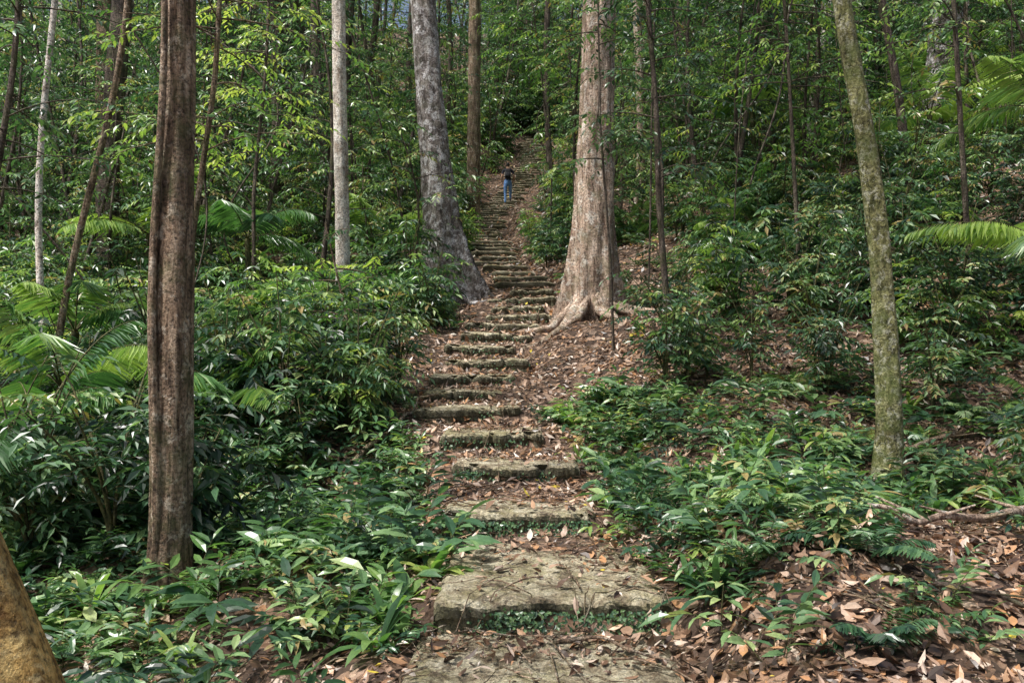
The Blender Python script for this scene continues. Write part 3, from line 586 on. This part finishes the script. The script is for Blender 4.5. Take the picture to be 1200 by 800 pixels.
# ------------------------------------------------------------------ hiker
def hiker(x,y):
    k=int(np.searchsorted(Y,y,side='right')-1);zf=Z[k]+.01
    e=empty('hiker',(x,y,zf))
    J={'pel':((0,0,.86),(.125,.095)),'waist':((0,.0,1.0),(.115,.085)),'chest':((0,.03,1.2),(.145,.10)),'sh':((0,.04,1.33),(.12,.075)),
       'neck':((0,.05,1.41),(.05,.05)),'head1':((0,.065,1.48),(.07,.078)),'head2':((0,.07,1.56),(.078,.092)),'head3':((0,.065,1.63),(.05,.06)),
       'hL':((-.09,0,.80),(.085,.09)),'kL':((-.10,.03,.45),(.058,.06)),'aL':((-.10,-.02,.08),(.038,.042)),'tL':((-.11,.12,.035),(.036,.03)),
       'hR':((.09,.01,.80),(.085,.09)),'kR':((.10,.22,.56),(.058,.06)),'aR':((.10,.33 ,.24),(.038,.042)),'tR':((.11,.47,.205),(.036,.03)),
       'sL':((-.18,.04,1.31),(.055,.055)),'eL':((-.23,-.02,1.06),(.04,.042)),'wL':((-.24,.06,.84),(.026,.028)),
       'sR':((.18,.04,1.31),(.055,.055)),'eR':((.24,.02,1.07),(.04,.042)),'wR':((.20,.20,.93),(.026,.028))}
    E_=[('pel','waist'),('waist','chest'),('chest','sh'),('sh','neck'),('neck','head1'),('head1','head2'),('head2','head3'),('pel','hL'),('hL','kL'),('kL','aL'),('aL','tL'),('pel','hR'),('hR','kR'),('kR','aR'),('aR','tR'),('sh','sL'),('sL','eL'),('eL','wL'),('sh','sR'),('sR','eR'),('eR','wR')]
    nm=list(J);me=bpy.data.meshes.new('body');me.from_pydata([J[n][0] for n in nm],[(nm.index(a),nm.index(b)) for a,b in E_],[])
    o=obj('body',me,(0,0,0),e)
    o.modifiers.new('skin','SKIN');o.modifiers.new('sub','SUBSURF').levels=2
    for i_,n in enumerate(nm):
        me.skin_vertices[0].data[i_].radius=J[n][1];me.skin_vertices[0].data[i_].use_root=(n=='pel')
    bpy.context.view_layer.update()
    dg=bpy.context.evaluated_depsgraph_get();m2=bpy.data.meshes.new_from_object(o.evaluated_get(dg))
    o.modifiers.clear();o.data=m2
    mats=[plain('skin',(.42,.25,.17)),plain('black_shirt',(.015,.016,.03)),plain('blue_trousers',(.13,.26,.8),nz=16,var=.9),plain('dark_hair',(.01,.008,.007),.5),plain('shoe',(.2,.2,.21)),]
    m2.materials.clear()
    for m_ in mats:m2.materials.append(m_)
    for p_ in m2.polygons:
        c=p_.center;p_.use_smooth=True
        if c.z>1.47 and (c.y<.10 or c.z>1.60):i_=3
        elif c.z>1.385:i_=0
        elif abs(c.x)>.165 and c.z<1.16:i_=0
        elif c.z>.93:i_=1
        elif c.z<.075 or (c.x>.02 and c.y>.24 and c.z<.27):i_=4
        else:i_=2
        p_.material_index=i_
    h=MB()
    tube(h,[(0,.155,1.575),(0,.172,1.548),(0,.160,1.532)],[.008,.014,.010],8,0)
    for sx in(-1,1):
        tube(h,[(sx*.074,.06,1.575),(sx*.086,.055,1.56),(sx*.078,.06,1.53)],[.008,.014,.008],6,0)
        tube(h,[(sx*.04,.146,1.565),(sx*.03,.155,1.565),(sx*.02,.148,1.565)],[.004,.008,.004],6,1)
    tube(h,[(-.025,.142,1.508),(0,.153,1.506),(.025,.142,1.508)],[.004,.007,.004],6,0)
    obj('face',h.mesh('face',[mats[0],mats[3]]),(0,0,0),e)
    for nm_,w,d in(('hand_left',np.array([-.24,.06,.84]),nrm(np.array([0.,.25,-1]))),('hand_right',np.array([.20,.20,.93]),nrm(np.array([-.1,.9,-.35])))):
        h=MB();sd=nrm(np.cross(d,[1.,0,0]))
        cu=nrm(np.cross(d,sd))*(1 if w[0]<0 else -1)
        q=np.linspace(0,1,6);
        V=[w+d*.09*t for t in q]
        tube(h,V,[.024,.03,.036,.038,.034,.02],10,0)
        for f_,(off,l) in enumerate(((-.026,.068),(-.009,.078),(.009,.072),(.026,.055))):
            b0=w+d*.08+sd*off;P=[b0,b0+d*l*.45,b0+d*l*.8+cu*.014,b0+d*l*.95+cu*.03];tube(h,P,[.010,.009,.008,.005],7,0)
        b0=w+d*.03-sd*.026;tube(h,[b0,b0-sd*.025+d*.025,b0-sd*.03+d*.055+cu*.008],[.012,.010,.006],7,0)
        obj(nm_,h.mesh(nm_,[mats[0]]),(0,0,0),e)
    bp=MB()
    def rb(c,s_,mat):
        u=np.linspace(-math.pi,math.pi,17)[:-1];vv_=np.linspace(-math.pi/2,math.pi/2,9)
        sp_=lambda w:np.sign(w)*np.abs(w)**.45
        Uu,Vv=np.meshgrid(u,vv_);X_=sp_(np.cos(Vv))*sp_(np.cos(Uu))*s_[0]+c[0];Y_=sp_(np.cos(Vv))*sp_(np.sin(Uu))*s_[1]+c[1];Z_=sp_(np.sin(Vv))*s_[2]+c[2]
        F=[]
        for i in range(8):
            for j in range(16):
                a_=i*16+j;b__=i*16+(j+1)%16;F+=[(a_,b__,b__+16),(a_,b__+16,a_+16)]
        bp.add(np.stack([X_,Y_,Z_],-1).reshape(-1,3),F,.5,mat,True)
    rb((0,-.115,1.18),(.12,.065,.15),0);rb((0,-.185,1.13),(.085,.025,.075),1)
    for sx in(-1,1):
        tube(bp,[(sx*.08,-.10,1.32),(sx*.09,-.03,1.40),(sx*.1,.09,1.385),(sx*.11,.155,1.25),(sx*.12,.09,1.08),(sx*.1,-.07,1.05)],.013,6,0)
    tube(bp,[(-.115,-.15,1.05),(-.112,-.165,1.2),(0,-.165,1.335),(.112,-.165,1.2),(.115,-.15,1.05)],.007,6,2)
    obj('backpack',bp.mesh('backpack',[plain('pack_fabric',(.02,.02,.025)),plain('pack_pocket',(.04,.04,.05)),plain('pack_piping',(.6,.6,.6))]),(0,0,0),e)
    return e
kk=int(np.searchsorted(Y,33.6));yh=Y[kk]+.12
hiker(-.16,yh)
# ------------------------------------------------------------------ light
w=bpy.data.worlds.new('World');sc.world=w;w.use_nodes=True;nt=w.node_tree
bg=nt.nodes['Background'];sky=nt.nodes.new('ShaderNodeTexSky');sky.sky_type='NISHITA';sky.sun_disc=False
EL=math.radians(61);AZ=math.radians(240)
sky.sun_elevation=EL;sky.sun_rotation=AZ;sky.air_density=1.;sky.dust_density=5;sky.ozone_density=.6
nt.links.new(sky.outputs[0],bg.inputs[0]);bg.inputs[1].default_value=.15
sd=bpy.data.lights.new('sun','SUN');sd.energy=5;sd.angle=math.radians(4);sd.color=(1,.975,.93)
so=bpy.data.objects.new('sun',sd);COL.objects.link(so)
from mathutils import Vector
dv=Vector((math.sin(AZ)*math.cos(EL),math.cos(AZ)*math.cos(EL),math.sin(EL)))
so.rotation_euler=dv.to_track_quat('Z','Y').to_euler();so.location=(0,0,30)
cam=bpy.data.cameras.new('camera');cam.sensor_width=36;cam.lens=31;cam.clip_end=600
co=bpy.data.objects.new('camera',cam);COL.objects.link(co);co.location=(0,0,1.6);co.rotation_euler=(math.radians(90),0,0);sc.camera=co
sc.view_settings.view_transform='Standard';sc.view_settings.look='None';sc.view_settings.exposure=0
print('INST',cnt,len(bpy.data.objects))
